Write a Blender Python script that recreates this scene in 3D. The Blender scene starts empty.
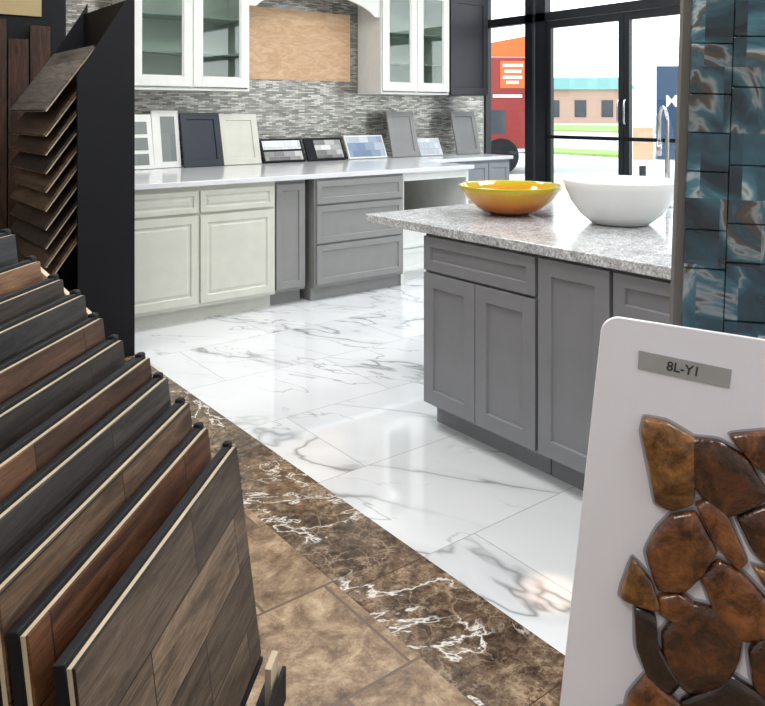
import bpy, bmesh, math, random
from mathutils import Vector, Matrix
random.seed(7)
S=bpy.context.scene
C=S.collection
S.view_settings.view_transform='Standard'
S.view_settings.look='None'

# ---------------------------------------------------------------- materials
def newmat(name):
    m=bpy.data.materials.new(name); m.use_nodes=True
    nt=m.node_tree; b=nt.nodes['Principled BSDF']
    return m,nt,b
def N(nt,t,**k):
    n=nt.nodes.new(t)
    for a,v in k.items(): setattr(n,a,v)
    return n
def L(nt,a,b): nt.links.new(a,b)
def ramp(nt,fac,stops):
    r=N(nt,'ShaderNodeValToRGB')
    e=r.color_ramp.elements
    while len(e)<len(stops): e.new(0.5)
    for i,(p,c) in enumerate(stops):
        e[i].position=p; e[i].color=(c[0],c[1],c[2],1)
    L(nt,fac,r.inputs[0]); return r.outputs[0]
def mixc(nt,fac,a,b,mode='MIX'):
    m=N(nt,'ShaderNodeMix',data_type='RGBA',blend_type=mode)
    for s,i in ((fac,0),(a,6),(b,7)):
        if hasattr(s,'is_linked') or hasattr(s,'links'): L(nt,s,m.inputs[i])
        elif isinstance(s,(int,float)): m.inputs[i].default_value=s
        else: m.inputs[i].default_value=(s[0],s[1],s[2],1)
    return m.outputs[2]
def noise(nt,vec,scale,detail=4,rough=0.5,dist=0.0,w=None):
    n=N(nt,'ShaderNodeTexNoise')
    if w is not None: n.noise_dimensions='4D'; n.inputs['W'].default_value=w
    n.inputs['Scale'].default_value=scale; n.inputs['Detail'].default_value=detail
    n.inputs['Roughness'].default_value=rough; n.inputs['Distortion'].default_value=dist
    L(nt,vec,n.inputs['Vector']); return n
def ridge(nt,fac,w):
    s=N(nt,'ShaderNodeMath',operation='SUBTRACT'); s.inputs[1].default_value=0.5; L(nt,fac,s.inputs[0])
    ab=N(nt,'ShaderNodeMath',operation='ABSOLUTE'); L(nt,s.outputs[0],ab.inputs[0])
    return ramp(nt,ab.outputs[0],[(0.0,(1,1,1)),(w*0.35,(0.6,0.6,0.6)),(w,(0,0,0))])
def bump(nt,b,h,st,dist):
    bp=N(nt,'ShaderNodeBump'); bp.inputs['Strength'].default_value=st; bp.inputs['Distance'].default_value=dist
    L(nt,h,bp.inputs['Height']); L(nt,bp.outputs[0],b.inputs['Normal'])
def paint(name,col,rough=0.4,metal=0.0,var=0.04,spec=0.5):
    m,nt,b=newmat(name)
    tc=N(nt,'ShaderNodeTexCoord'); no=noise(nt,tc.outputs['Object'],9,4)
    c=ramp(nt,no.outputs[0],[(0.3,[x*(1-var) for x in col]),(0.7,[min(1,x*(1+var)) for x in col])])
    L(nt,c,b.inputs['Base Color'])
    b.inputs['Roughness'].default_value=rough; b.inputs['Metallic'].default_value=metal
    b.inputs['Specular IOR Level'].default_value=spec
    return m
def coords(nt,plane):
    tc=N(nt,'ShaderNodeTexCoord')
    if plane=='XY': return tc.outputs['Object']
    s=N(nt,'ShaderNodeSeparateXYZ'); L(nt,tc.outputs['Object'],s.inputs[0])
    c=N(nt,'ShaderNodeCombineXYZ')
    a,bb,cc={'XZ':(0,2,1),'YZ':(1,2,0),'YX':(1,0,2),'ZX':(2,0,1)}[plane]
    L(nt,s.outputs[a],c.inputs[0]); L(nt,s.outputs[bb],c.inputs[1]); L(nt,s.outputs[cc],c.inputs[2])
    return c.outputs[0]
def brick(nt,vec,w,h,mortar,off=0.5):
    k=N(nt,'ShaderNodeTexBrick'); k.offset=off
    k.inputs['Scale'].default_value=1; k.inputs['Brick Width'].default_value=w
    k.inputs['Row Height'].default_value=h; k.inputs['Mortar Size'].default_value=mortar
    k.inputs['Mortar Smooth'].default_value=0.1
    k.inputs['Color1'].default_value=(0,0,0,1); k.inputs['Color2'].default_value=(1,1,1,1)
    L(nt,vec,k.inputs['Vector']); return k
def addoff(nt,v,off):
    ad=N(nt,'ShaderNodeVectorMath',operation='ADD'); ad.inputs[1].default_value=off
    L(nt,v,ad.inputs[0]); return ad.outputs[0]
def tileoff(nt,v,k,s):
    sc=N(nt,'ShaderNodeVectorMath',operation='SCALE'); sc.inputs['Scale'].default_value=s; L(nt,k.outputs['Color'],sc.inputs[0])
    a=N(nt,'ShaderNodeVectorMath',operation='ADD'); L(nt,v,a.inputs[0]); L(nt,sc.outputs[0],a.inputs[1]); return a.outputs[0]
def wood(name,c1,c2,plane='XZ',row=0.127,length=0.42,rough=0.5,seed=0.0,planks=True,seam=(0.012,0.009,0.007),grain=1.0,tonelo=0.5,tonehi=1.25,off=None,fineamt=0.8,dist=1.1):
    m,nt,b=newmat(name)
    v0=coords(nt,plane)
    v=addoff(nt,v0,(seed*1.37,seed*0.71,seed))
    kv=addoff(nt,v0,off) if off else v
    k=brick(nt,kv,length,row,0.0016)
    src=tileoff(nt,v,k,3.0) if planks else v
    mp=N(nt,'ShaderNodeMapping'); mp.inputs['Scale'].default_value=(3.0,24.0*grain,8.0); L(nt,src,mp.inputs[0])
    no=noise(nt,mp.outputs[0],1.4,9,0.7,dist)
    mp2=N(nt,'ShaderNodeMapping'); mp2.inputs['Scale'].default_value=(9.0,170.0*grain,20.0); L(nt,src,mp2.inputs[0])
    n2=noise(nt,mp2.outputs[0],2.0,5,0.7,0.4)
    c=ramp(nt,no.outputs[0],[(0.32,[x*0.5 for x in c1] if fineamt>0.5 else c1),(0.42,c1),(0.54,[(x+y)/2 for x,y in zip(c1,c2)]),(0.66,c2)])
    fine=ramp(nt,n2.outputs[0],[(0.3,(0.45,0.45,0.45)),(0.55,(1.0,1.0,1.0)),(0.75,(1.3,1.3,1.3))])
    c=mixc(nt,fineamt,c,fine,'MULTIPLY')
    if planks:
        tone=ramp(nt,k.outputs['Color'],[(0,(tonelo,tonelo,tonelo*1.05)),(1,(tonehi,tonehi*0.97,tonehi*0.92))])
        c=mixc(nt,1.0,c,tone,'MULTIPLY')
        c=mixc(nt,k.outputs['Fac'],c,seam)
    L(nt,c,b.inputs['Base Color']); b.inputs['Roughness'].default_value=rough
    b.inputs['Specular IOR Level'].default_value=0.3
    bump(nt,b,n2.outputs[0],0.35,0.0015)
    return m
def glassmat(name,tint=(1,1,1),gl=0.07):
    m,nt,b=newmat(name); nt.nodes.remove(b)
    o=nt.nodes['Material Output']
    t=N(nt,'ShaderNodeBsdfTransparent'); t.inputs[0].default_value=(*tint,1)
    g=N(nt,'ShaderNodeBsdfGlossy'); g.inputs['Roughness'].default_value=0.02
    x=N(nt,'ShaderNodeMixShader'); x.inputs[0].default_value=gl
    L(nt,t.outputs[0],x.inputs[1]); L(nt,g.outputs[0],x.inputs[2]); L(nt,x.outputs[0],o.inputs[0])
    return m

def marble_floor():
    m,nt,b=newmat('white_marble_tile')
    v=coords(nt,'XY')
    k=brick(nt,v,1.2,0.61,0.0022)
    a=tileoff(nt,v,k,7)
    m1=N(nt,'ShaderNodeMapping'); m1.inputs['Rotation'].default_value=(0,0,-0.42); L(nt,a,m1.inputs[0])
    mp=N(nt,'ShaderNodeMapping'); mp.inputs['Scale'].default_value=(1.6,0.62,1); L(nt,m1.outputs[0],mp.inputs[0])
    p=mp.outputs[0]
    na=noise(nt,p,1.15,4,0.5,0.45,1.3)
    v1=ridge(nt,na.outputs[0],0.011); wide=ridge(nt,na.outputs[0],0.06)
    v2=ridge(nt,noise(nt,p,2.0,4,0.5,0.6,5.0).outputs[0],0.008)
    mask=noise(nt,p,1.5,3)
    mk=ramp(nt,mask.outputs[0],[(0.44,(0,0,0)),(0.55,(1,1,1))])
    mk1=ramp(nt,noise(nt,p,1.1,3,0.5,0,9.0).outputs[0],[(0.40,(0.1,0.1,0.1)),(0.55,(1,1,1))])
    v1m=mixc(nt,1.0,v1,mk1,'MULTIPLY'); v2m=mixc(nt,1.0,v2,mk,'MULTIPLY')
    cloud=ramp(nt,mask.outputs[0],[(0.3,(0.70,0.725,0.75)),(0.6,(0.77,0.785,0.80))])
    c=mixc(nt,mixc(nt,1.0,mixc(nt,1.0,wide,(0.35,0.35,0.35),'MULTIPLY'),mk1,'MULTIPLY'),cloud,(0.45,0.47,0.49))
    c=mixc(nt,v1m,c,(0.27,0.28,0.29))
    c=mixc(nt,v2m,c,(0.38,0.39,0.40))
    c=mixc(nt,k.outputs['Fac'],c,(0.45,0.46,0.47))
    L(nt,c,b.inputs['Base Color']); b.inputs['Roughness'].default_value=0.04
    b.inputs['Specular IOR Level'].default_value=0.9
    return m
def emperador():
    m,nt,b=newmat('brown_emperador_marble')
    v=coords(nt,'XY')
    k=brick(nt,v,20,0.61,0.0015,0.0)
    n=noise(nt,v,20,12,0.8,0.4)
    c=ramp(nt,n.outputs[0],[(0.36,(0.028,0.016,0.010)),(0.46,(0.085,0.052,0.032)),(0.54,(0.17,0.115,0.073)),(0.64,(0.38,0.29,0.20))])
    big=ramp(nt,noise(nt,v,3.2,6,0.65,0.8).outputs[0],[(0.38,(0.5,0.47,0.45)),(0.5,(1,1,1)),(0.62,(1.4,1.35,1.3))])
    c=mixc(nt,1,c,big,'MULTIPLY')
    nd=mixc(nt,0.10,v,noise(nt,v,9,6,0.7).outputs['Color'])
    for sc_,w_,lo,hi in ((14,0.045,0.47,0.56),(34,0.09,0.5,0.6)):
        vo=N(nt,'ShaderNodeTexVoronoi',feature='DISTANCE_TO_EDGE'); vo.inputs['Scale'].default_value=sc_; L(nt,nd,vo.inputs['Vector'])
        e=ramp(nt,vo.outputs[0],[(0.0,(1,1,1)),(w_,(0,0,0))])
        mk=noise(nt,v,4,5,0.6,0,sc_*1.0)
        em=mixc(nt,1.0,e,ramp(nt,mk.outputs[0],[(lo,(0,0,0)),(hi,(0.75,0.75,0.75))]),'MULTIPLY')
        c=mixc(nt,em,c,(0.38,0.28,0.19))
    w=ridge(nt,noise(nt,v,2.0,6,0.6,1.0,3.0).outputs[0],0.009)
    wm=mixc(nt,1.0,w,ramp(nt,noise(nt,v,2.6,2,0.5,0,7.0).outputs[0],[(0.49,(0,0,0)),(0.54,(1,1,1))]),'MULTIPLY')
    c=mixc(nt,wm,c,(0.78,0.75,0.70))
    c=mixc(nt,k.outputs['Fac'],c,(0.04,0.03,0.02))
    L(nt,c,b.inputs['Base Color']); b.inputs['Roughness'].default_value=0.14
    return m
def travertine():
    m,nt,b=newmat('tan_stone_tile')
    v=addoff(nt,coords(nt,'XY'),(0.15,0.1,0))
    k=brick(nt,v,0.40,0.40,0.005,0.5)
    p=tileoff(nt,v,k,5)
    n=noise(nt,p,11,12,0.8,0.3)
    c=ramp(nt,n.outputs[0],[(0.36,(0.085,0.046,0.022)),(0.45,(0.20,0.125,0.068)),(0.53,(0.33,0.23,0.14)),(0.63,(0.47,0.36,0.24))])
    big=ramp(nt,noise(nt,p,3.5,8,0.7,0.6).outputs[0],[(0.38,(0.45,0.36,0.28)),(0.48,(0.88,0.84,0.79)),(0.62,(1.2,1.2,1.18))])
    c=mixc(nt,1,c,big,'MULTIPLY')
    c=mixc(nt,k.outputs['Fac'],c,(0.12,0.075,0.045))
    L(nt,c,b.inputs['Base Color']); b.inputs['Roughness'].default_value=0.34
    bump(nt,b,n.outputs[0],0.35,0.004)
    return m
def granite():
    m,nt,b=newmat('gray_granite')
    v=coords(nt,'XY')
    n=noise(nt,v,110,5,0.75)
    n2=noise(nt,v,6,7,0.6,1.8)
    c=ramp(nt,n.outputs[0],[(0.32,(0.12,0.125,0.135)),(0.42,(0.38,0.39,0.40)),(0.53,(0.62,0.63,0.64)),(0.66,(0.88,0.89,0.90))])
    c2=ramp(nt,n2.outputs[0],[(0.35,(0.70,0.715,0.74)),(0.5,(0.95,0.96,0.97)),(0.65,(1.15,1.15,1.15))])
    c=mixc(nt,1,c,c2,'MULTIPLY')
    L(nt,c,b.inputs['Base Color']); b.inputs['Roughness'].default_value=0.13
    return m
def mosaic(name,w,h,stops,plane='XZ',rough=0.3,metal=0.4,mort=(0.25,0.25,0.24),ms=0.0012,bst=0.6):
    m,nt,b=newmat(name); v=coords(nt,plane)
    k=brick(nt,v,w,h,ms)
    c=ramp(nt,k.outputs['Color'],stops)
    c=mixc(nt,k.outputs['Fac'],c,mort)
    L(nt,c,b.inputs['Base Color']); b.inputs['Roughness'].default_value=rough; b.inputs['Metallic'].default_value=metal
    bump(nt,b,k.outputs['Color'],bst,0.004)
    return m

M={}
M['cream']=paint('cream_paint',(0.60,0.60,0.53),0.35)
M['white']=paint('white_paint',(0.76,0.77,0.74),0.35)
M['gray']=paint('gray_paint',(0.225,0.232,0.252),0.38)
M['gray2']=paint('warm_gray_paint',(0.235,0.233,0.227),0.4)
M['espresso']=paint('espresso_paint',(0.018,0.017,0.024),0.35)
M['navy']=paint('navy_paint',(0.005,0.010,0.024),0.4)
M['black']=paint('black_metal',(0.004,0.0045,0.007),0.6,spec=0.25)
M['blackgloss']=paint('black_frame',(0.008,0.009,0.012),0.35)
M['quartz']=paint('white_quartz',(0.70,0.71,0.73),0.12,var=0.03)
M['wall']=paint('wall_paint',(0.62,0.61,0.59),0.8)
M['ceil']=paint('ceiling_paint',(0.75,0.75,0.75),0.9)
M['tan']=paint('tan_panel',(0.50,0.40,0.29),0.6)
M['core']=paint('pale_core',(0.58,0.47,0.33),0.7,var=0.15)
M['chrome']=paint('chrome',(0.6,0.6,0.62),0.14,1.0,0.01)
M['ceramic']=paint('white_ceramic',(0.78,0.78,0.77),0.10,var=0.01)
M['board']=paint('white_board',(0.86,0.86,0.94),0.35,var=0.01)
M['gap_shade']=paint('gray_gap_shade',(0.42,0.42,0.46),0.8,var=0.1)  # gray colour standing in for shade between the pebbles
M['labelmat']=paint('gray_label',(0.36,0.36,0.36),0.5)
M['ink']=paint('dark_ink',(0.03,0.03,0.03),0.6)
M['glass']=glassmat('clear_glass',(0.97,0.99,0.98),0.05)
M['gglass']=glassmat('cabinet_glass',(0.90,0.95,0.92),0.08)
M['interior']=paint('cabinet_interior',(0.62,0.65,0.60),0.6)
M['gshelf']=paint('glass_shelf',(0.28,0.38,0.36),0.2)
M['gold']=paint('tan_header',(0.42,0.32,0.16),0.5)
M['splash']=mosaic('linear_mosaic',0.070,0.0135,[(0,(0.17,0.165,0.15)),(0.5,(0.36,0.345,0.315)),(1,(0.66,0.63,0.58))],rough=0.22,metal=0.6,mort=(0.15,0.15,0.14))
M['ply']=wood('plywood',(0.56,0.36,0.21),(0.70,0.50,0.33),'XZ',planks=False,grain=0.35,seed=2.2,fineamt=0.25,dist=2.2)

# ---------------------------------------------------------------- mesh helpers
class MB:
    def __init__(s): s.bm=bmesh.new()
    def box(s,x0,x1,y0,y1,z0,z1,mi=0,mx=None):
        vs=[s.bm.verts.new((x,y,z)) for z in (z0,z1) for y in (y0,y1) for x in (x0,x1)]
        if mx is not None:
            for v in vs: v.co=mx@v.co
        for f in ((0,2,3,1),(4,5,7,6),(0,1,5,4),(2,6,7,3),(0,4,6,2),(1,3,7,5)):
            fa=s.bm.faces.new([vs[i] for i in f]); fa.material_index=mi
        return s
    def prism(s,pts,a0,a1,axis='Y',mi=0):
        def P(p,a):
            return {'Y':(p[0],a,p[1]),'Z':(p[0],p[1],a),'X':(a,p[0],p[1])}[axis]
        A=[s.bm.verts.new(P(p,a0)) for p in pts]; B=[s.bm.verts.new(P(p,a1)) for p in pts]
        n=len(pts)
        fs=[s.bm.faces.new(A),s.bm.faces.new(B[::-1])]
        for i in range(n): fs.append(s.bm.faces.new((A[i],B[i],B[(i+1)%n],A[(i+1)%n])))
        for f in fs: f.material_index=mi
        return s
    def rings(s,rs,closed=True,cap0=True,cap1=True,mi=0):
        R=[[s.bm.verts.new(p) for p in r] for r in rs]
        n=len(R[0])
        for a,b in zip(R,R[1:]):
            for i in range(n if closed else n-1):
                f=s.bm.faces.new((a[i],a[(i+1)%n],b[(i+1)%n],b[i])); f.material_index=mi
        if cap0: s.bm.faces.new(R[0][::-1]).material_index=mi
        if cap1: s.bm.faces.new(R[-1]).material_index=mi
        return s
    def lathe(s,prof,seg=64,cap0=True,cap1=True,mi=0):
        return s.rings([[(r*math.cos(2*math.pi*i/seg),r*math.sin(2*math.pi*i/seg),z) for i in range(seg)] for r,z in prof],True,cap0,cap1,mi)
    def tube(s,path,rad,seg=16,mi=0):
        pts=[Vector(p) for p in path]; rs=[]
        up=Vector((0.13,1,0.07)).normalized()
        if abs((pts[-1]-pts[0]).normalized().dot(up))>0.9: up=Vector((1,0.1,0.2)).normalized()
        for i,p in enumerate(pts):
            t=(pts[min(i+1,len(pts)-1)]-pts[max(i-1,0)]).normalized()
            a=t.cross(up).normalized(); b=t.cross(a).normalized()
            rs.append([tuple(p+rad*(math.cos(2*math.pi*j/seg)*a+math.sin(2*math.pi*j/seg)*b)) for j in range(seg)])
        return s.rings(rs,mi=mi)
    def done(s,name,mats,parent=None,loc=(0,0,0),rot=(0,0,0),bev=0.0,smooth=False,label=None,cat=None,kind=None,group=None,seg=2):
        bmesh.ops.recalc_face_normals(s.bm,faces=s.bm.faces)
        me=bpy.data.meshes.new(name); s.bm.to_mesh(me); s.bm.free()
        if smooth:
            for p in me.polygons: p.use_smooth=True
        if not isinstance(mats,(list,tuple)): mats=[mats]
        for m in mats: me.materials.append(M[m] if isinstance(m,str) else m)
        o=bpy.data.objects.new(name,me); C.objects.link(o)
        o.location=loc; o.rotation_euler=rot
        if parent: o.parent=parent
        if bev:
            b=o.modifiers.new('bevel','BEVEL'); b.width=bev; b.segments=seg; b.limit_method='ANGLE'
        if label: o['label']=label
        if cat: o['category']=cat
        if kind: o['kind']=kind
        if group: o['group']=group
        return o
def empty(name,loc,rot,label,cat,group=None,mx=None):
    o=bpy.data.objects.new(name,None); C.objects.link(o); o.empty_display_size=0.1
    if mx is not None: o.matrix_world=mx
    else: o.location=loc; o.rotation_euler=rot
    o['label']=label; o['category']=cat
    if group: o['group']=group
    return o
def panel(mb,x0,x1,z0,z1,prof,yb=0.0,mi=0):
    rs=[[(x0,yb,z0),(x1,yb,z0),(x1,yb,z1),(x0,yb,z1)]]
    for i,y in prof:
        rs.append([(x0+i,y,z0+i),(x1-i,y,z0+i),(x1-i,y,z1-i),(x0+i,y,z1-i)])
    mb.rings(rs,mi=mi); return mb
def shaker(fw=0.06,t=0.02,rec=0.010): return [(0,-t),(fw,-t),(fw+0.003,-t+rec)]
def raised(fw=0.055,t=0.02): return [(0,-t),(fw,-t),(fw+0.006,-t+0.009),(fw+0.016,-t+0.009),(fw+0.028,-t+0.003)]
def structure(mb,name,mat,bev=0): return mb.done(name,mat,kind='structure',bev=bev)
def text_mesh(body,size,mat,parent,loc,rot,bold=0.0,name='lettering'):
    cu=bpy.data.curves.new('t','FONT'); cu.body=body; cu.size=size; cu.align_x='CENTER'; cu.align_y='CENTER'; cu.extrude=0.0001; cu.offset=bold
    to=bpy.data.objects.new('t',cu); C.objects.link(to); bpy.context.view_layer.update()
    me=bpy.data.meshes.new_from_object(to.evaluated_get(bpy.context.evaluated_depsgraph_get())); bpy.data.objects.remove(to)
    me.materials.clear(); me.materials.append(M[mat])
    tx=bpy.data.objects.new(name,me); C.objects.link(tx); tx.parent=parent
    tx.location=loc; tx.rotation_euler=rot; return tx

# ---------------------------------------------------------------- room
WY=6.25; SX=6.3
def plane(name,x0,x1,y0,y1,mat,z=0.0):
    return MB().box(x0,x1,y0,y1,z-0.05,z).done(name,mat,kind='structure')
plane('floor',1.58,SX+0.05,-2.5,WY,marble_floor())
plane('floor.001',1.28,1.58,-2.5,WY,emperador())
plane('floor.002',-3,1.28,-2.5,WY,travertine())
structure(MB().box(-3,SX+0.1,WY,WY+0.12,0,3.3),'wall_back','wall')
structure(MB().box(-3.12,-3,-2.5,WY,0,3.3),'wall_left','wall')
structure(MB().box(-3,SX+0.1,-2.62,-2.5,0,3.3),'wall_front','wall')
structure(MB().box(-3.1,SX+0.2,-2.6,WY+0.1,3.3,3.36),'ceiling','ceil')
structure(MB().box(SX,SX+0.1,-2.5,WY,3.0,3.3),'wall_right','wall')
structure(MB().box(1.62,6.28,WY-0.012,WY-0.001,0.9,2.6),'trim_1','splash')
# storefront frames
ZH=2.36
fr=MB()
for y0,y1 in ((6.22,6.249),(5.525,5.63),(5.35,5.485),(3.32,3.45),(1.95,2.05),(0.45,0.55),(-1.05,-0.95),(-2.499,-2.4)):
    fr.box(SX,SX+0.09,y0,y1,0,3.0)
fr.box(SX,SX+0.09,-2.499,6.249,ZH,ZH+0.09)
fr.box(SX,SX+0.09,-2.499,3.4,0,0.12); fr.box(SX,SX+0.09,5.45,6.249,0,0.12)
fr.box(SX,SX+0.09,-2.499,6.249,2.94,3.0)
structure(fr,'window_1','blackgloss')
gp=MB().box(SX+0.04,SX+0.046,5.6,6.23,0.1,2.38).box(SX+0.04,SX+0.046,-2.45,3.35,0.1,2.38).box(SX+0.04,SX+0.046,-2.45,6.23,2.43,2.95)
structure(gp,'window_2','glass')
def gdoor(name,y0,y1,hs):
    d=MB(); s_=0.055
    d.box(SX+0.02,SX+0.07,y0,y0+s_,0.01,ZH-0.005).box(SX+0.02,SX+0.07,y1-s_,y1,0.01,ZH-0.005)
    d.box(SX+0.02,SX+0.07,y0+s_,y1-s_,0.01,0.25).box(SX+0.02,SX+0.07,y0+s_,y1-s_,ZH-0.08,ZH-0.005)
    o=d.done(name,'blackgloss',kind='structure')
    MB().box(SX+0.042,SX+0.048,y0+0.05,y1-0.05,0.2,ZH-0.06).done('glass_pane','glass',parent=o)
    MB().box(SX-0.04,SX-0.015,y0+0.04,y1-0.04,1.125,1.16).box(SX-0.015,SX+0.02,y0+0.04,y0+0.06,1.13,1.155).box(SX-0.015,SX+0.02,y1-0.06,y1-0.04,1.13,1.155).done('push_bar','black',parent=o)
    yy=y0+0.03 if hs<0 else y1-0.03
    MB().tube([(SX+0.02,yy,1.28),(SX-0.02,yy,1.29),(SX-0.03,yy,1.32),(SX-0.03,yy,1.48),(SX-0.02,yy,1.51),(SX+0.02,yy,1.52)],0.009).done('handle','chrome',parent=o,smooth=True)
gdoor('door_1',4.405,5.345,-1); gdoor('door_2',3.455,4.395,1)

# ---------------------------------------------------------------- cabinets
def cabinet(label,loc,rot,w,d,h,mat,fronts,prof,toe=0.10,toein=0.07,name='base_cabinet',cat='cabinet'):
    e=empty(name,loc,rot,label,cat)
    MB().box(0.001,w-0.001,0.0,d,toe,h).done('body',mat,parent=e,bev=0.0015)
    if toe>0: MB().box(0.002,w-0.002,toein,d-0.01,0,toe-0.0005).done('toe_kick',mat,parent=e)
    for k,x0,x1,z0,z1 in fronts:
        mb=MB(); p=prof(z1-z0) if callable(prof) else prof
        panel(mb,x0,x1,z0,z1,p,yb=-0.0005)
        mb.done(k,mat,parent=e,bev=0.0015)
    return e
rp=lambda h: raised(0.05 if h>0.3 else 0.032)
sp=lambda h: shaker(0.062 if h>0.3 else 0.045)
D=1.4
w=1.14
cabinet('cream painted base cabinet with raised panel doors under white counter',(1.60,4.8,0),(0,0,0),w,D,0.908,'cream',
  [('drawer',0.02,0.55,0.73,0.875),('drawer',0.565,w-0.02,0.73,0.875),('door',0.02,0.55,0.125,0.71),('door',0.565,w-0.02,0.125,0.71)],rp)
cabinet('narrow gray shaker base cabinet beside the cream cabinet',(2.743,4.82,0),(0,0,0),0.26,D-0.02,0.908,'gray2',
  [('door',0.01,0.25,0.125,0.88)],shaker(0.05))
cabinet('gray three drawer shaker base cabinet under white counter',(3.05,4.77,0),(0,0,0),0.845,D+0.03,0.908,'gray2',
  [('drawer',0.015,0.83,0.72,0.89),('drawer',0.015,0.83,0.43,0.705),('drawer',0.015,0.83,0.125,0.415)],sp,toein=0.05)
e=empty('desk_base',(3.90,4.80,0),(0,0,0),'white desk base with open knee space under the white counter','desk')
MB().box(0,0.03,0,1.4,0,0.908).done('side_panel','white',parent=e)
MB().box(0.72,0.75,0,1.4,0,0.908).done('side_panel','white',parent=e)
MB().box(0.031,0.719,0.0,0.02,0.84,0.908).done('apron','white',parent=e)
MB().box(0.031,0.719,0.9,0.92,0,0.908).done('back_panel','tan',parent=e)
cabinet('low white drawer box standing in the desk knee space',(3.935,4.9,0),(0,0,0),0.66,0.6,0.47,'white',
  [('drawer',0.01,0.65,0.28,0.455),('drawer',0.01,0.65,0.09,0.265)],shaker(0.03),toe=0.07,toein=0.04,name='low_cabinet')
cabinet('dark gray shaker base cabinet at the end of the counter',(4.70,5.55,0),(0,0,0),1.27,0.68,0.908,'gray',
  [('door',0.02,0.62,0.125,0.88),('door',0.64,0.94,0.125,0.88),('door',0.95,1.25,0.125,0.88)],shaker(0.05))
MB().prism([(1.58,4.745),(4.67,4.745),(4.67,5.51),(5.99,5.51),(5.99,6.235),(1.58,6.235)],0.91,0.945,'Z').done('countertop','quartz',bev=0.004,
  label='long white quartz countertop over the wall base cabinets',cat='countertop')

def upper(label,x0,x1,z0,z1,mat='white',name='wall_cabinet'):
    w=x1-x0; h=z1-z0; d=0.38
    e=empty(name,(x0,5.85,z0),(0,0,0),label,'cabinet')
    b=MB(); t=0.02
    b.box(0,t,0,d,0,h).box(w-t,w,0,d,0,h).box(t,w-t,0,d,0,t).box(t,w-t,0,d,h-t,h)
    b.box(w/2-0.02,w/2+0.02,0,0.02,t,h-t)
    b.done('body',mat,parent=e,bev=0.001)
    MB().box(t,w-t,d-0.02,d-0.005,t,h-t).done('back_panel','interior',parent=e)
    for zz in (0.30,0.60):
        MB().box(t+0.001,w-t-0.001,0.04,d-0.03,zz,zz+0.008).done('shelf','gshelf',parent=e)
    for xa,xb in ((0.012,w/2-0.003),(w/2+0.003,w-0.012)):
        fw=0.075; za,zb=0.03,h-0.01
        dm=MB().box(xa,xa+fw,-0.022,-0.001,za,zb).box(xb-fw,xb,-0.022,-0.001,za,zb).box(xa+fw,xb-fw,-0.022,-0.001,za,za+fw).box(xa+fw,xb-fw,-0.022,-0.001,zb-fw,zb)
        dm.box(xa+fw,xa+fw+0.012,-0.014,-0.001,za+fw,zb-fw).box(xb-fw-0.012,xb-fw,-0.014,-0.001,za+fw,zb-fw).box(xa+fw+0.012,xb-fw-0.012,-0.014,-0.001,za+fw,za+fw+0.012)
        do=dm.done('door',mat,parent=e,bev=0.0015)
        MB().box(xa+fw+0.01,xb-fw-0.01,-0.009,-0.005,za+fw+0.01,zb-fw).done('glass_pane','gglass',parent=do)
    return e
upper('white wall cabinet with glass doors and shelves above the counter',2.06,3.09,1.575,2.62)
upper('white wall cabinet with glass doors beside the plywood panel',4.50,5.385,1.575,2.62)
e=empty('wall_cabinet',(5.39,5.85,1.575),(0,0,0),'dark espresso shaker wall cabinet at the end of the row','cabinet')
MB().box(0,0.56,0,0.38,0,1.045).done('body','espresso',parent=e)
mb=MB(); panel(mb,0.01,0.55,0.01,1.03,shaker(0.07),yb=-0.0005); mb.done('door','espresso',parent=e)
pts=[(3.095,2.62),(3.095,2.31)]
for i in range(25):
    t=i/24; x=3.16+t*(4.44-3.16); pts.append((x,2.31+(0.18*math.sin(math.pi*t)**0.7 if 0<t<1 else 0)))
pts+=[(4.495,2.31),(4.495,2.62)]
MB().prism(pts,5.86,5.885).done('arched_valance','white',label='white arched wooden valance spanning between the wall cabinets',cat='valance')
MB().box(3.25,4.40,WY-0.032,WY-0.012,1.70,2.36).done('plywood_panel','ply',label='pale plywood panel fixed over the mosaic backsplash',cat='panel')

# ---------------------------------------------------------------- items on back counter
ZT=0.9455
def lean(name,label,cat,x0,x1,h,mat,prof=None,y=5.98,ang=14,t=0.02,extra=None):
    e=empty(name,(x0,y,ZT),(-math.radians(ang),0,0),label,cat)
    w=x1-x0
    mb=MB()
    if prof: panel(mb,0,w,0,h,prof,yb=0.0)
    else: mb.box(0,w,-t,0,0,h)
    mb.done('panel',mat,parent=e,bev=0.001)
    if extra:
        for nm,x0_,x1_,z0_,z1_,m_ in extra:
            MB().box(x0_,x1_,-t-0.003,-t,z0_,z1_).done(nm,m_,parent=e)
    return e
M['tgray']=mosaic('gray_sample',0.28,0.28,[(0,(0.16,0.18,0.18)),(1,(0.32,0.35,0.34))],metal=0,rough=0.3)
M['tbw']=mosaic('black_white_sample',0.11,0.05,[(0,(0.04,0.04,0.04)),(1,(0.7,0.7,0.7))],metal=0,rough=0.3)
M['tblue']=mosaic('blue_stone_sample',0.11,0.08,[(0,(0.12,0.19,0.32)),(0.5,(0.35,0.42,0.52)),(1,(0.62,0.66,0.70))],metal=0,rough=0.3)
M['twhite']=mosaic('white_stone_sample',0.07,0.07,[(0,(0.42,0.48,0.54)),(1,(0.75,0.77,0.79))],metal=0,rough=0.3)
lean('tile_sample_board','white framed board with gray tile swatches on the counter','sample board',2.02,2.30,0.44,'white',extra=[('tile_swatch',0.04,0.24,0.03,0.12,'tgray'),('tile_swatch',0.04,0.24,0.15,0.25,'tgray'),('tile_swatch',0.04,0.24,0.28,0.38,'tgray')],ang=12,y=5.96)
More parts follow.
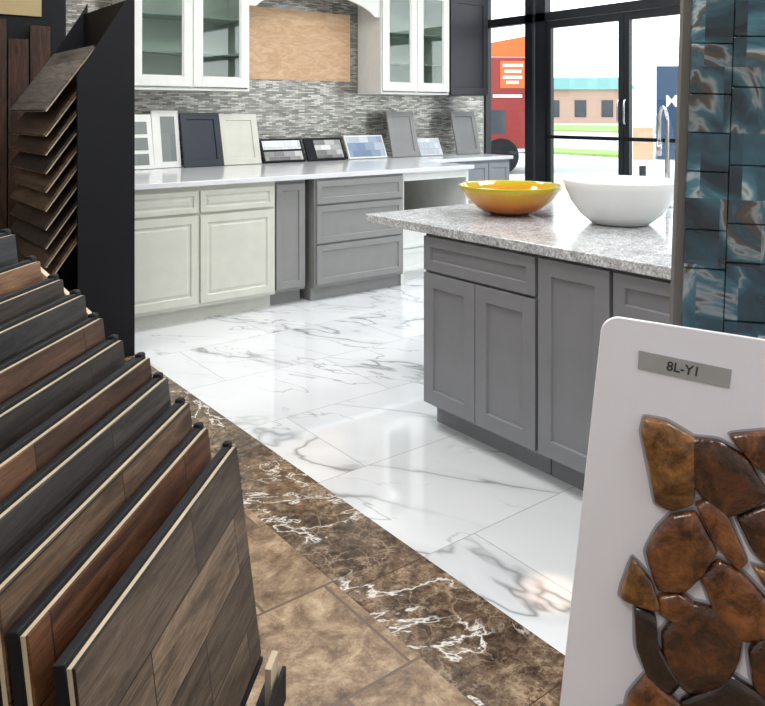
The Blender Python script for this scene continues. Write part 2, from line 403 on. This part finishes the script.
lean('tile_sample_board','white framed board with a tall gray swatch on the counter','sample board',2.315,2.54,0.47,'white',extra=[('tile_swatch',0.07,0.19,0.05,0.42,'tgray')],ang=10,y=6.0)
lean('cabinet_door_sample','navy blue shaker cabinet door sample leaning on the backsplash','door sample',2.55,2.90,0.455,'navy',prof=shaker(0.055),y=5.95)
lean('cabinet_door_sample','cream shaker cabinet door sample leaning on the backsplash','door sample',2.91,3.27,0.445,'cream',prof=shaker(0.055))
lean('tile_sample_board','black framed board with black and white tile strips','sample board',3.30,3.73,0.225,'black',extra=[('tile_swatch',0.02,0.41,0.015,0.10,'tbw'),('tile_swatch',0.02,0.41,0.12,0.205,'twhite')],ang=25,y=5.99)
lean('tile_sample_board','dark framed board with mixed mosaic swatches','sample board',3.76,4.18,0.225,'black',extra=[('tile_swatch',0.10,0.40,0.02,0.2,'tbw')],ang=25,y=5.99)
lean('tile_sample_board','board with blue and white stone mosaic','sample board',4.22,4.68,0.24,'white',extra=[('tile_swatch',0.015,0.445,0.015,0.225,'tblue')],ang=25,y=5.99)
lean('cabinet_door_sample','gray shaker cabinet door sample leaning on the backsplash','door sample',4.74,5.09,0.47,'gray2',prof=shaker(0.055))
lean('tile_sample_board','small white stone mosaic sample board','sample board',5.12,5.42,0.19,'white',extra=[('tile_swatch',0.01,0.29,0.01,0.18,'twhite')],ang=25,y=5.99)
lean('cabinet_door_sample','dark gray shaker cabinet door sample at the counter end','door sample',5.62,5.97,0.47,'gray2',prof=shaker(0.055))

# ---------------------------------------------------------------- island
R90=(0,0,-math.pi/2)
IX=2.255
def isl(label,y0,w,fr_,toe=0.10):
    return cabinet(label,(IX,y0,0),R90,w,0.9,0.862,'gray',fr_,sp,toe=toe,toein=0.065)
isl('gray shaker island cabinet with one drawer and two doors',2.60,0.66,[('drawer',0.008,0.652,0.70,0.85),('door',0.008,0.328,0.112,0.688),('door',0.332,0.652,0.112,0.688)])
isl('narrow gray shaker island cabinet with full height door',1.938,0.33,[('door',0.006,0.324,0.112,0.85)])
isl('gray shaker island cabinet with drawer over door',1.606,0.50,[('drawer',0.008,0.492,0.70,0.85),('door',0.008,0.492,0.112,0.688)])
MB().box(2.215,3.75,1.08,3.0,0.865,0.905).done('island_countertop',granite(),bev=0.004,label='speckled gray granite island countertop with overhang',cat='countertop')
e=empty('island_back_cabinet',(3.16,1.106,0),(0,0,0),'gray cabinet box forming the rear of the island','cabinet')
MB().box(0.0,0.5,0,1.494,0,0.862).done('body','gray',parent=e)

def bowlmat():
    m,nt,b=newmat('yellow_amber_glass')
    tc=N(nt,'ShaderNodeTexCoord'); s=N(nt,'ShaderNodeSeparateXYZ'); L(nt,tc.outputs['Object'],s.inputs[0])
    n=noise(nt,tc.outputs['Object'],12,4)
    mm=N(nt,'ShaderNodeMath',operation='MULTIPLY_ADD'); mm.inputs[1].default_value=0.03; L(nt,n.outputs[0],mm.inputs[0]); L(nt,s.outputs[2],mm.inputs[2])
    mr=N(nt,'ShaderNodeMapRange'); mr.inputs[1].default_value=0.01; mr.inputs[2].default_value=0.155; L(nt,mm.outputs[0],mr.inputs[0])
    c=ramp(nt,mr.outputs[0],[(0,(0.36,0.06,0.002)),(0.4,(0.58,0.17,0.002)),(0.78,(0.64,0.32,0.002)),(1,(0.44,0.42,0.012))])
    L(nt,c,b.inputs['Base Color']); b.inputs['Roughness'].default_value=0.08; b.inputs['Coat Weight'].default_value=0.6
    return m
MB().lathe([(0.085,0),(0.10,0.004),(0.16,0.03),(0.205,0.07),(0.235,0.11),(0.25,0.138),(0.247,0.142),(0.24,0.138),(0.222,0.108),(0.19,0.072),(0.145,0.038),(0.08,0.016),(0.02,0.012)]).done('vessel_sink',bowlmat(),loc=(2.77,2.57,0.9055),smooth=True,label='yellow amber art glass vessel sink bowl on granite island',cat='sink bowl')
MB().lathe([(0.105,0),(0.125,0.004),(0.175,0.045),(0.215,0.10),(0.24,0.16),(0.25,0.19),(0.247,0.195),(0.238,0.193),(0.225,0.16),(0.2,0.105),(0.16,0.055),(0.1,0.02),(0.02,0.014)]).done('vessel_sink','ceramic',loc=(2.92,2.05,0.9055),smooth=True,label='white ceramic vessel sink bowl on granite island',cat='sink bowl')
e=empty('faucet',(3.61,2.25,0.9055),(0,0,0.9),'tall chrome gooseneck faucet standing on the granite island','faucet')
MB().lathe([(0.028,0),(0.028,0.01),(0.02,0.015),(0.02,0.07),(0.013,0.075)],32).done('base','chrome',parent=e,smooth=True)
path=[(0,0,0.07),(0,0,0.2),(0,0,0.38)]+[(0.06-0.06*math.cos(a),0,0.43+0.09*math.sin(a)) for a in [i*math.pi/12 for i in range(0,13)]]+[(0.12,0,0.33)]
MB().tube(path,0.009).done('spout','chrome',parent=e,smooth=True)
MB().tube([(0.12,0,0.335),(0.12,0,0.26)],0.014).done('spray_head','chrome',parent=e,smooth=True)
MB().tube([(0,0,0.05),(0.01,-0.05,0.06),(0.01,-0.09,0.09)],0.006).done('lever','chrome',parent=e,smooth=True)

# ---------------------------------------------------------------- tiered wood sample rack (diagonal)
O=Vector((0.6875,1.352,0)); RZ=math.radians(45)
rk=empty('sample_rack',tuple(O),(0,0,RZ),'black tiered metal rack holding wood flooring sample boards','display rack')
BD=[ # s, z, c1, c2, name
(0.0,0.75,(0.12,0.080,0.052),(0.33,0.235,0.16),'weathered gray brown'),
(0.058,0.783,(0.075,0.026,0.010),(0.21,0.088,0.038),'reddish brown'),
(0.0955,0.830,(0.065,0.038,0.023),(0.17,0.108,0.068),'walnut brown'),
(0.1402,0.877,(0.030,0.025,0.023),(0.085,0.073,0.065),'smoky charcoal'),
(0.1773,0.915,(0.075,0.032,0.015),(0.18,0.086,0.045),'dark oiled brown'),
(0.2334,0.948,(0.028,0.020,0.017),(0.075,0.056,0.046),'dark smoky'),
(0.2753,0.990,(0.10,0.042,0.02),(0.23,0.115,0.06),'medium brown hand scraped'),
(0.3135,1.035,(0.015,0.013,0.014),(0.05,0.045,0.042),'near black'),
(0.36,1.065,(0.03,0.02,0.015),(0.08,0.055,0.042),'black stained'),
(0.409,1.10,(0.13,0.06,0.03),(0.28,0.155,0.085),'chestnut brown'),
(0.463,1.153,(0.02,0.02,0.024),(0.055,0.055,0.06),'blue black'),
(0.51,1.19,(0.03,0.03,0.034),(0.075,0.075,0.08),'charcoal gray')]
BH=0.40;BL=0.60;tilt=-math.radians(7)
Rm=Matrix.Rotation(RZ,4,'Z')
for i,(s,z,c1,c2,nm) in enumerate(BD):
    p=O+(Rm@Vector((0,s,0)).to_4d()).to_3d(); p.z=z
    e=empty('flooring_sample_board',(0,0,0),(0,0,0),nm+' wood flooring sample board standing in tiered rack','flooring sample',group='wood flooring samples in the tiered rack',
        mx=Matrix.Translation(p)@Rm@Matrix.Rotation(tilt,4,'X'))
    if i==0: m=wood('plank_wood_0',c1,c2,'XZ',row=0.105,length=0.36,seed=0.6,rough=0.5,tonelo=0.30,tonehi=1.2,off=(0.24,0.42,0))
    else: m=wood('plank_wood_%d'%i,c1,c2,'XZ',row=0.127,length=0.43,seed=i*3.1+0.6,rough=0.5)
    MB().box(-BL,0,0,0.004,-BH,0).done('plank_face',m,parent=e,bev=0.0006)
    MB().box(-BL,0,0.0042,0.0105,-BH,0).done('core_edge','core',parent=e)
    MB().box(-BL-0.004,0.004,0.0108,0.026,-BH,0.007).done('backing','black',parent=e,bev=0.002)
    MB().box(-0.014,0.006,0.0095,0.0265,-0.012,0.013).done('corner_tab','black',parent=e,bev=0.005)
for xx in (-0.50,-0.10):
    mb=MB(); pts=[(-0.09,0.0),(-0.09,0.30)]
    for b_ in BD:
        s,z=b_[:2]; zb=z-BH-0.03; pts.append((s-0.052,zb-0.015)); pts.append((s-0.01,zb-0.015))
    pts+=[(0.55,pts[-1][1]),(0.55,0.0)]
    mb.prism(pts,xx-0.006,xx+0.006,'X').done('stringer','black',parent=rk)
for b_ in BD:
    s,z=b_[:2]
    MB().box(-BL,0.0,s-0.052,s-0.028,z-BH-0.012,z-BH-0.003).done('ledge','black',parent=rk)
MB().box(-BL,0.01,-0.095,-0.088,0.26,0.325).box(-BL,0.01,-0.088,-0.052,0.26,0.29).done('front_lip','black',parent=rk)
MB().box(-0.05,0.0,-0.082,-0.07,0.292,0.36).done('wood_block','core',parent=rk)
rail=MB()
rail.prism([(0.42,1.085),(0.42,1.06),(0.29,0.955),(0.29,0.98)],0.006,0.02,'X')
rail.done('wood_rail','core',parent=rk)

# ---------------------------------------------------------------- black waterfall display with tilted boards
e=empty('display_tower',(1.40,4.8,0),(0,0,0),'tall black display tower with slanted slots for sample boards','display rack')
prof=[(-0.143,0),(0.17,0),(0.17,2.12),(0.15,2.08),(-0.15,1.60)]
for ya in (-0.43,0.45):
    MB().prism(prof,ya-0.01,ya+0.01).done('side_panel','black',parent=e,bev=0.002)
MB().box(0.145,0.16,-0.419,0.439,0.0,2.05).done('back_panel','black',parent=e)
tc=[((0.12,0.11,0.105),(0.27,0.255,0.24)),((0.06,0.04,0.03),(0.15,0.105,0.078)),((0.03,0.025,0.022),(0.08,0.068,0.058)),((0.05,0.034,0.025),(0.12,0.085,0.065)),((0.08,0.052,0.035),(0.17,0.12,0.085))]
tn=['light gray','medium brown','dark charcoal','walnut','warm brown']
ang=math.radians(54)
for i in range(10):
    z=1.405-(0 if i==0 else 0.035)-0.102*i
    k=0 if i==0 else 1+(i*3)%4
    m=wood('tower_wood_%d'%i,tc[k][0],tc[k][1],'YX',row=0.15,length=0.6,seed=20+i*1.7,rough=0.4)
    t=empty('tile_sample',(0,0,0),(0,0,0),tn[k]+' wood look plank sample tilted in the black tower','flooring sample',group='slanted samples in the black display tower',
       mx=Matrix.Translation((1.10,4.825,z))@Matrix.Rotation(-ang,4,'Y'))
    lg=0.45
    MB().box(0,lg,-0.41,0.41,0.001,0.013).done('face',m,parent=t,bev=0.001)
    MB().box(0,lg,-0.41,0.41,-0.005,0.0005).done('backing','tan',parent=t)
e=empty('plank_display',(1.0,5.75,0),(0,0,0),'black display backdrop with tan header holding tall dark planks','display rack')
MB().box(-0.6,0.57,0,0.03,0,2.6).done('backdrop','black',parent=e)
MB().box(-0.6,0.40,-0.02,-0.001,2.07,2.6).done('header','gold',parent=e)
for i,(x,h) in enumerate(((0.80,2.0),(0.95,1.95),(1.10,2.03),(1.24,1.9),(1.38,2.0))):
    m=wood('tall_plank_%d'%i,(0.028,0.014,0.009),(0.085,0.042,0.026),'ZX',planks=False,seed=40+i,grain=1)
    MB().box(-0.065,0.065,-0.012,0.012,0,h).done('flooring_plank',m,loc=(x,5.69,0.0),bev=0.002,label='tall dark brown flooring plank standing behind the tower',cat='flooring plank',group='dark planks behind the tower')

# ---------------------------------------------------------------- near display: white board with stones, glass tile panel
F=Vector((0.6115,0.7912,0)); Rr=Vector((0.7912,-0.6115,0)); U=Vector((0,0,1))
def frame(org,th,psi):
    h=math.cos(psi)*Rr-math.sin(psi)*F
    x=math.cos(th)*h-math.sin(th)*U; z=math.cos(th)*U+math.sin(th)*h; y=z.cross(x)
    m=Matrix.Identity(4)
    for i,c in enumerate((x,y,z)):
        for j in range(3): m[j][i]=c[j]
    m.translation=org; return m
th=math.radians(6.0); ps=math.radians(12)
org=F*0.8+Rr*0.23+U*1.188
mx=frame(org,th,ps)
sb=empty('stone_sample_board',(0,0,0),(0,0,0),'white sample board with brown glassy pebble mosaic and gray label','sample board',mx=mx)
W,H,r=0.34,0.47,0.018
pts=[]
for cx,cz,a0 in ((r,-r,90),(r,-H+r,180),(W-r,-H+r,270),(W-r,-r,0)):
    for k in range(9):
        a=math.radians(a0+k*90/8)
        pts.append((cx+r*math.cos(a),cz+r*math.sin(a)))
MB().prism(pts,0,0.006).done('board','board',parent=sb,bev=0.0008)
def loc2(u,v):   # drawing sheet units -> board plane
    a=(u-603)*0.00104; b=-(v-318)*0.00104
    return a+(-b)*math.sin(th)*0.95, b+a*0.175
la=[loc2(637,353),loc2(636,371),loc2(720,390),loc2(722,372)]
MB().prism(la,-0.0012,-0.0002).done('label_plate','labelmat',parent=sb)
cx,cz=loc2(678,371.5)
text_mesh('8L-Y1',0.0135,'ink',sb,(cx,-0.0015,cz),(math.pi/2,math.radians(2),0),0.0002)
def stonemat(nm,c1,c2):
    m,nt,b=newmat(nm); tc=N(nt,'ShaderNodeTexCoord')
    n=noise(nt,tc.outputs['Object'],34,8,0.72,0.5)
    c=ramp(nt,n.outputs[0],[(0.38,c1),(0.5,[(x+y)/2.2 for x,y in zip(c1,c2)]),(0.62,c2)]); L(nt,c,b.inputs['Base Color'])
    b.inputs['Roughness'].default_value=0.18; b.inputs['Coat Weight'].default_value=0.9; b.inputs['Coat Roughness'].default_value=0.05
    n3=noise(nt,tc.outputs['Object'],80,4,0.55)
    bump(nt,b,n3.outputs[0],0.55,0.006)
    return m
sm=[stonemat('amber_stone',(0.07,0.024,0.004),(0.34,0.155,0.04)),stonemat('brown_stone',(0.05,0.014,0.005),(0.28,0.10,0.03)),stonemat('dark_stone',(0.014,0.005,0.003),(0.13,0.042,0.014)),stonemat('black_stone',(0.004,0.003,0.003),(0.03,0.013,0.009))]
stones=[(0,[(643,420),(664,424),(690,440),(690,470),(686,500),(668,507),(652,500),(647,466),(640,436)]),
(2,[(683,438),(712,441),(734,455),(755,490),(742,500),(718,512),(700,498),(684,478)]),
(1,[(720,434),(768,430),(800,470),(770,490),(755,472),(738,458)]),
(1,[(645,550),(656,528),(668,514),(690,510),(700,530),(708,545),(698,566),(680,586),(656,586)]),
(1,[(690,502),(702,496),(718,510),(736,552),(728,562),(712,545),(700,524)]),
(2,[(727,513),(750,502),(775,505),(792,545),(765,566),(742,545)]),
(1,[(695,572),(712,555),(736,570),(758,596),(752,628),(728,630),(710,610)]),
(0,[(632,556),(650,578),(658,606),(640,604),(620,596)]),
(1,[(656,592),(674,588),(688,596),(688,606),(672,617),(658,610)]),
(2,[(660,628),(688,598),(720,606),(732,618),(728,650),(716,676),(684,684),(664,662)]),
(3,[(634,604),(654,612),(656,640),(676,676),(668,686),(648,676),(636,645)]),
(2,[(738,640),(752,622),(780,610),(795,680),(762,698),(742,672)]),
(3,[(678,692),(705,678),(720,664),(752,682),(758,712),(720,724),(684,716)]),
(1,[(630,692),(648,668),(660,684),(680,698),(680,716),(650,724),(626,714)]),
(0,[(740,558),(768,568),(800,600),(770,620),(760,590)]),
(1,[(606,716),(624,706),(640,730),(620,752)]),
(1,[(690,735),(725,728),(750,760),(700,770)]),(2,[(640,735),(675,728),(685,762),(650,768)])]
shade_mb=MB()  # thin gray rims around the pebbles, painted shadow on the white board
for gi,(mi,pl) in enumerate(stones):
    P=[Vector(loc2(*p)) for p in pl]; c=sum(P,Vector((0,0)))/len(P)
    P=[c+(p-c)*1.06 for p in P]
    for f_ in (0.10,0.22):
        Q=[]
        for a,b_ in zip(P,P[1:]+P[:1]): Q+= [a*(1-f_)+b_*f_,a*f_+b_*(1-f_)]
        P=Q
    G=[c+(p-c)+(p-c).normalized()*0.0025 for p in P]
    shade_mb.prism([(min(p.x,W-0.001),max(p.y,-H+0.002)) for p in G],-0.0006-0.00004*gi,-0.0001)
    rs=[]
    for sc,y in ((1,-0.0003),(1.0,-0.0045),(0.975,-0.0068),(0.92,-0.0085),(0.8,-0.0096),(0.4,-0.0102)):
        rs.append([(c.x+(p.x-c.x)*sc,y,c.y+(p.y-c.y)*sc) for p in P])
    MB().rings(rs).done('pebble',sm[mi],parent=sb,smooth=True)
shade_mb.done('gap_shade','gap_shade',parent=sb)

def gtile():
    m,nt,b=newmat('marbled_glass_tile'); v=coords(nt,'XZ')
    k=brick(nt,v,0.0515,0.085,0.0)
    a=tileoff(nt,v,k,4)
    n=noise(nt,a,8,4,0.5,1.4)
    c=ramp(nt,n.outputs[0],[(0.34,(0.01,0.022,0.036)),(0.45,(0.02,0.075,0.105)),(0.52,(0.06,0.17,0.22)),(0.555,(0.36,0.41,0.42)),(0.585,(0.12,0.085,0.06)),(0.63,(0.02,0.07,0.095)),(0.72,(0.16,0.22,0.25))])
    t=ramp(nt,k.outputs['Color'],[(0,(0.6,0.6,0.62)),(1,(1.45,1.5,1.55))])
    c=mixc(nt,1,c,t,'MULTIPLY')
    L(nt,c,b.inputs['Base Color']); b.inputs['Roughness'].default_value=0.04; b.inputs['Coat Weight'].default_value=0.8
    return m
org2=F*1.0+Rr*0.378+U*1.12
gx=frame(org2,math.radians(1.9),math.radians(8))
gp=empty('glass_tile_panel',(0,0,0),(0,0,0),'sample panel of blue and brown marbled glass tiles','sample panel',mx=gx)
MB().box(0,0.32,0.0,0.018,-0.42,0.55).done('backing_board',paint('gray_edge',(0.16,0.15,0.135),0.5),parent=gp)
tl=MB()
x0=0.010
for ci in range(6):
    z=-0.41-(0.03 if ci%2 else 0)
    while z<0.54:
        h=random.choice((0.05,0.075,0.10,0.065))
        za=max(z,-0.415); zb=min(z+h-0.0012,0.545)
        if zb-za>0.01: tl.box(x0+ci*0.0515,x0+ci*0.0515+0.0504,-0.008,0.0,za,zb)
        z+=h
tl.done('glass_tile',gtile(),parent=gp,bev=0.0012)
ct=F*0.86+Rr*0.52
st=empty('display_stand',(ct.x,ct.y,0),(0,0,math.atan2(Rr.y,Rr.x)),'black display stand carrying the sample boards','display stand')
MB().box(-0.19,0.22,-0.18,0.22,0.655,0.675).done('top','black',parent=st)
for a,b_ in ((-0.17,-0.16),(0.2,-0.16),(-0.17,0.2),(0.2,0.2)):
    MB().box(a-0.012,a+0.012,b_-0.012,b_+0.012,0,0.655).done('leg','black',parent=st)

# ---------------------------------------------------------------- outside
M['asph']=paint('pale_pavement',(0.42,0.41,0.38),0.9)
M['grass']=paint('grass',(0.18,0.28,0.06),0.95,var=0.3)
M['brickw']=paint('tan_brick',(0.50,0.33,0.25),0.9)
M['teal']=paint('teal_roof',(0.20,0.40,0.39),0.6)
M['red']=paint('red_vehicle',(0.25,0.018,0.014),0.3)
M['orange']=paint('orange_panel',(0.60,0.13,0.02),0.5)
M['tealblue']=paint('blue_banner',(0.008,0.04,0.09),0.5)
M['dglass']=paint('dark_glass',(0.03,0.04,0.05),0.1)
MB().box(SX+0.12,260,-120,220,-0.12,-0.06).done('floor.003','asph',kind='structure')
MB().box(21,23.5,-60,120,-0.06,0.02).done('lawn','grass',label='strip of mown grass along the parking lot',cat='grass',kind='stuff')
MB().box(46,66,-60,150,-0.06,0.04).done('lawn','grass',label='wide lawn across the street',cat='grass',kind='stuff')
yaw=math.atan2(Rr.y,Rr.x)
def at(u,d):
    a=(u-382.5)/767; return (d*(0.6115+0.7912*a),d*(0.7912-0.6115*a))
x,y=at(590,100)
e=empty('building',(x,y,-0.06),(0,0,yaw),'tan brick building with teal roof across the street','building')
MB().box(-12,5,0,10,0,4.4).done('wall','brickw',parent=e)
MB().prism([(-12.8,4.4),(5.8,4.4),(4.5,5.9),(-10.5,5.9)],-0.8,10.8,'Y').done('roof','teal',parent=e)
for xx in (-9,-5.5,-2,1.5): MB().box(xx,xx+1.5,-0.1,0.05,0.8,3.0).done('window','dglass',parent=e)
x,y=at(501,18)
e=empty('box_truck',(x,y,-0.06),(0,0,yaw+0.1),'red box truck with white lettering parked outside the storefront','truck')
MB().box(-2.6,0.62,0,2.3,0.5,2.75).done('cargo_box','red',parent=e,bev=0.05)
MB().box(0.64,0.95,0.1,2.2,0.45,2.1).done('cab','red',parent=e,bev=0.08)
MB().prism([(-1.6,2.76),(0.60,2.76),(0.60,3.25),(-0.6,3.02),(-1.6,2.9)],0.05,0.12).done('sign_panel','orange',parent=e)
M['txt']=paint('white_letter_paint',(0.8,0.8,0.8),0.5)
MB().box(-0.02,0.56,-0.02,-0.002,2.02,2.66).done('sign_panel','orange',parent=e)
for zz,xa,ww in ((2.52,0.04,0.48),(2.38,0.08,0.40),(2.24,0.04,0.46),(2.12,0.12,0.3),(1.80,-0.2,0.7)): MB().box(xa,xa+ww,-0.03,-0.021,zz,zz+0.07).done('lettering_strip','txt',parent=e)
MB().box(-0.55,0.10,-0.02,-0.002,0.95,1.5).done('window','dglass',parent=e)
MB().box(-2.5,0.6,-0.03,-0.002,0.52,0.60).done('bumper','chrome',parent=e)
for xx in (-1.8,0.0):
    MB().tube([(xx,-0.04,0.42),(xx,0.3,0.42)],0.42,24).done('wheel','black',parent=e)
x,y=at(667,14)
e=empty('banner_sign',(x,y,-0.06),(0,0,yaw),'dark blue upright sign outside the entrance','sign')
MB().box(-0.18,0.3,0,0.05,0.6,2.3).done('panel','tealblue',parent=e); MB().box(-0.02,0.05,0.0,0.05,0,0.6).done('post','black',parent=e)
MB().box(-0.3,0.4,-0.1,0.2,0,0.03).done('foot','black',parent=e)
text_mesh('M',0.30,'txt',e,(0.08,-0.01,1.65),(math.pi/2,0,0),0.003)
x,y=at(643,13)
e=empty('poster_stand',(x,y,-0.06),(0,0,yaw),'white and orange poster stand outside the entrance','sign')
MB().box(-0.2,0.2,0,0.05,0.55,1.85).done('panel','white',parent=e); MB().box(-0.17,0.17,-0.01,-0.001,0.65,1.2).done('poster',paint('tan_poster',(0.55,0.36,0.22),0.6),parent=e)
MB().box(-0.05,0.05,0,0.05,0,0.55).done('post','black',parent=e)

# ---------------------------------------------------------------- lights
def area(loc,sx,sy,p,col=(1,0.99,0.97),rot=(0,0,0)):
    l=bpy.data.lights.new('ceiling_light','AREA'); l.shape='RECTANGLE'; l.size=sx; l.size_y=sy; l.energy=p; l.color=col
    o=bpy.data.objects.new('ceiling_light',l); C.objects.link(o); o.location=loc; o.rotation_euler=rot; return o
for x,y in ((-1,0),(-1,3.2),(1.6,-1),(1.4,1.6),(1.4,3.9),(4,0),(4,2.2),(3.2,4.2),(5.3,4.2)):
    area((x,y,3.25),1.2,0.6,33)
l=bpy.data.lights.new('sun_patch_spot','SPOT'); l.energy=420; l.spot_size=math.radians(4.2); l.spot_blend=1.0; l.color=(1,0.62,0.42); l.shadow_soft_size=0.01  # added spot, stands in for a warm patch of bounced sunlight on the floor
o=bpy.data.objects.new('sun_patch_spot',l); C.objects.link(o); o.location=(1.75,1.47,3.2)
su=bpy.data.lights.new('sun','SUN'); su.energy=4.5; su.angle=0.01; su.color=(1,0.96,0.9)
o=bpy.data.objects.new('sun',su); C.objects.link(o); o.rotation_euler=(math.radians(-20),math.radians(-42),0)
w=bpy.data.worlds.new('w'); S.world=w; w.use_nodes=True
bg=w.node_tree.nodes['Background']
tc=N(w.node_tree,'ShaderNodeTexCoord'); sx=N(w.node_tree,'ShaderNodeSeparateXYZ'); L(w.node_tree,tc.outputs['Generated'],sx.inputs[0])
c=ramp(w.node_tree,sx.outputs[2],[(0.0,(0.97,0.98,1.0)),(0.5,(0.75,0.85,1.0))]); L(w.node_tree,c,bg.inputs[0]); bg.inputs[1].default_value=3.3

# ---------------------------------------------------------------- camera
cd=bpy.data.cameras.new('camera'); co=bpy.data.objects.new('camera',cd); C.objects.link(co)
cd.sensor_width=36; cd.sensor_fit='HORIZONTAL'; cd.lens=36*767/765; cd.shift_y=-(353-112)/765
cd.clip_start=0.05; cd.clip_end=500
co.location=(0,0,1.4); co.rotation_euler=(math.pi/2,0,-math.radians(37.7))
S.camera=co
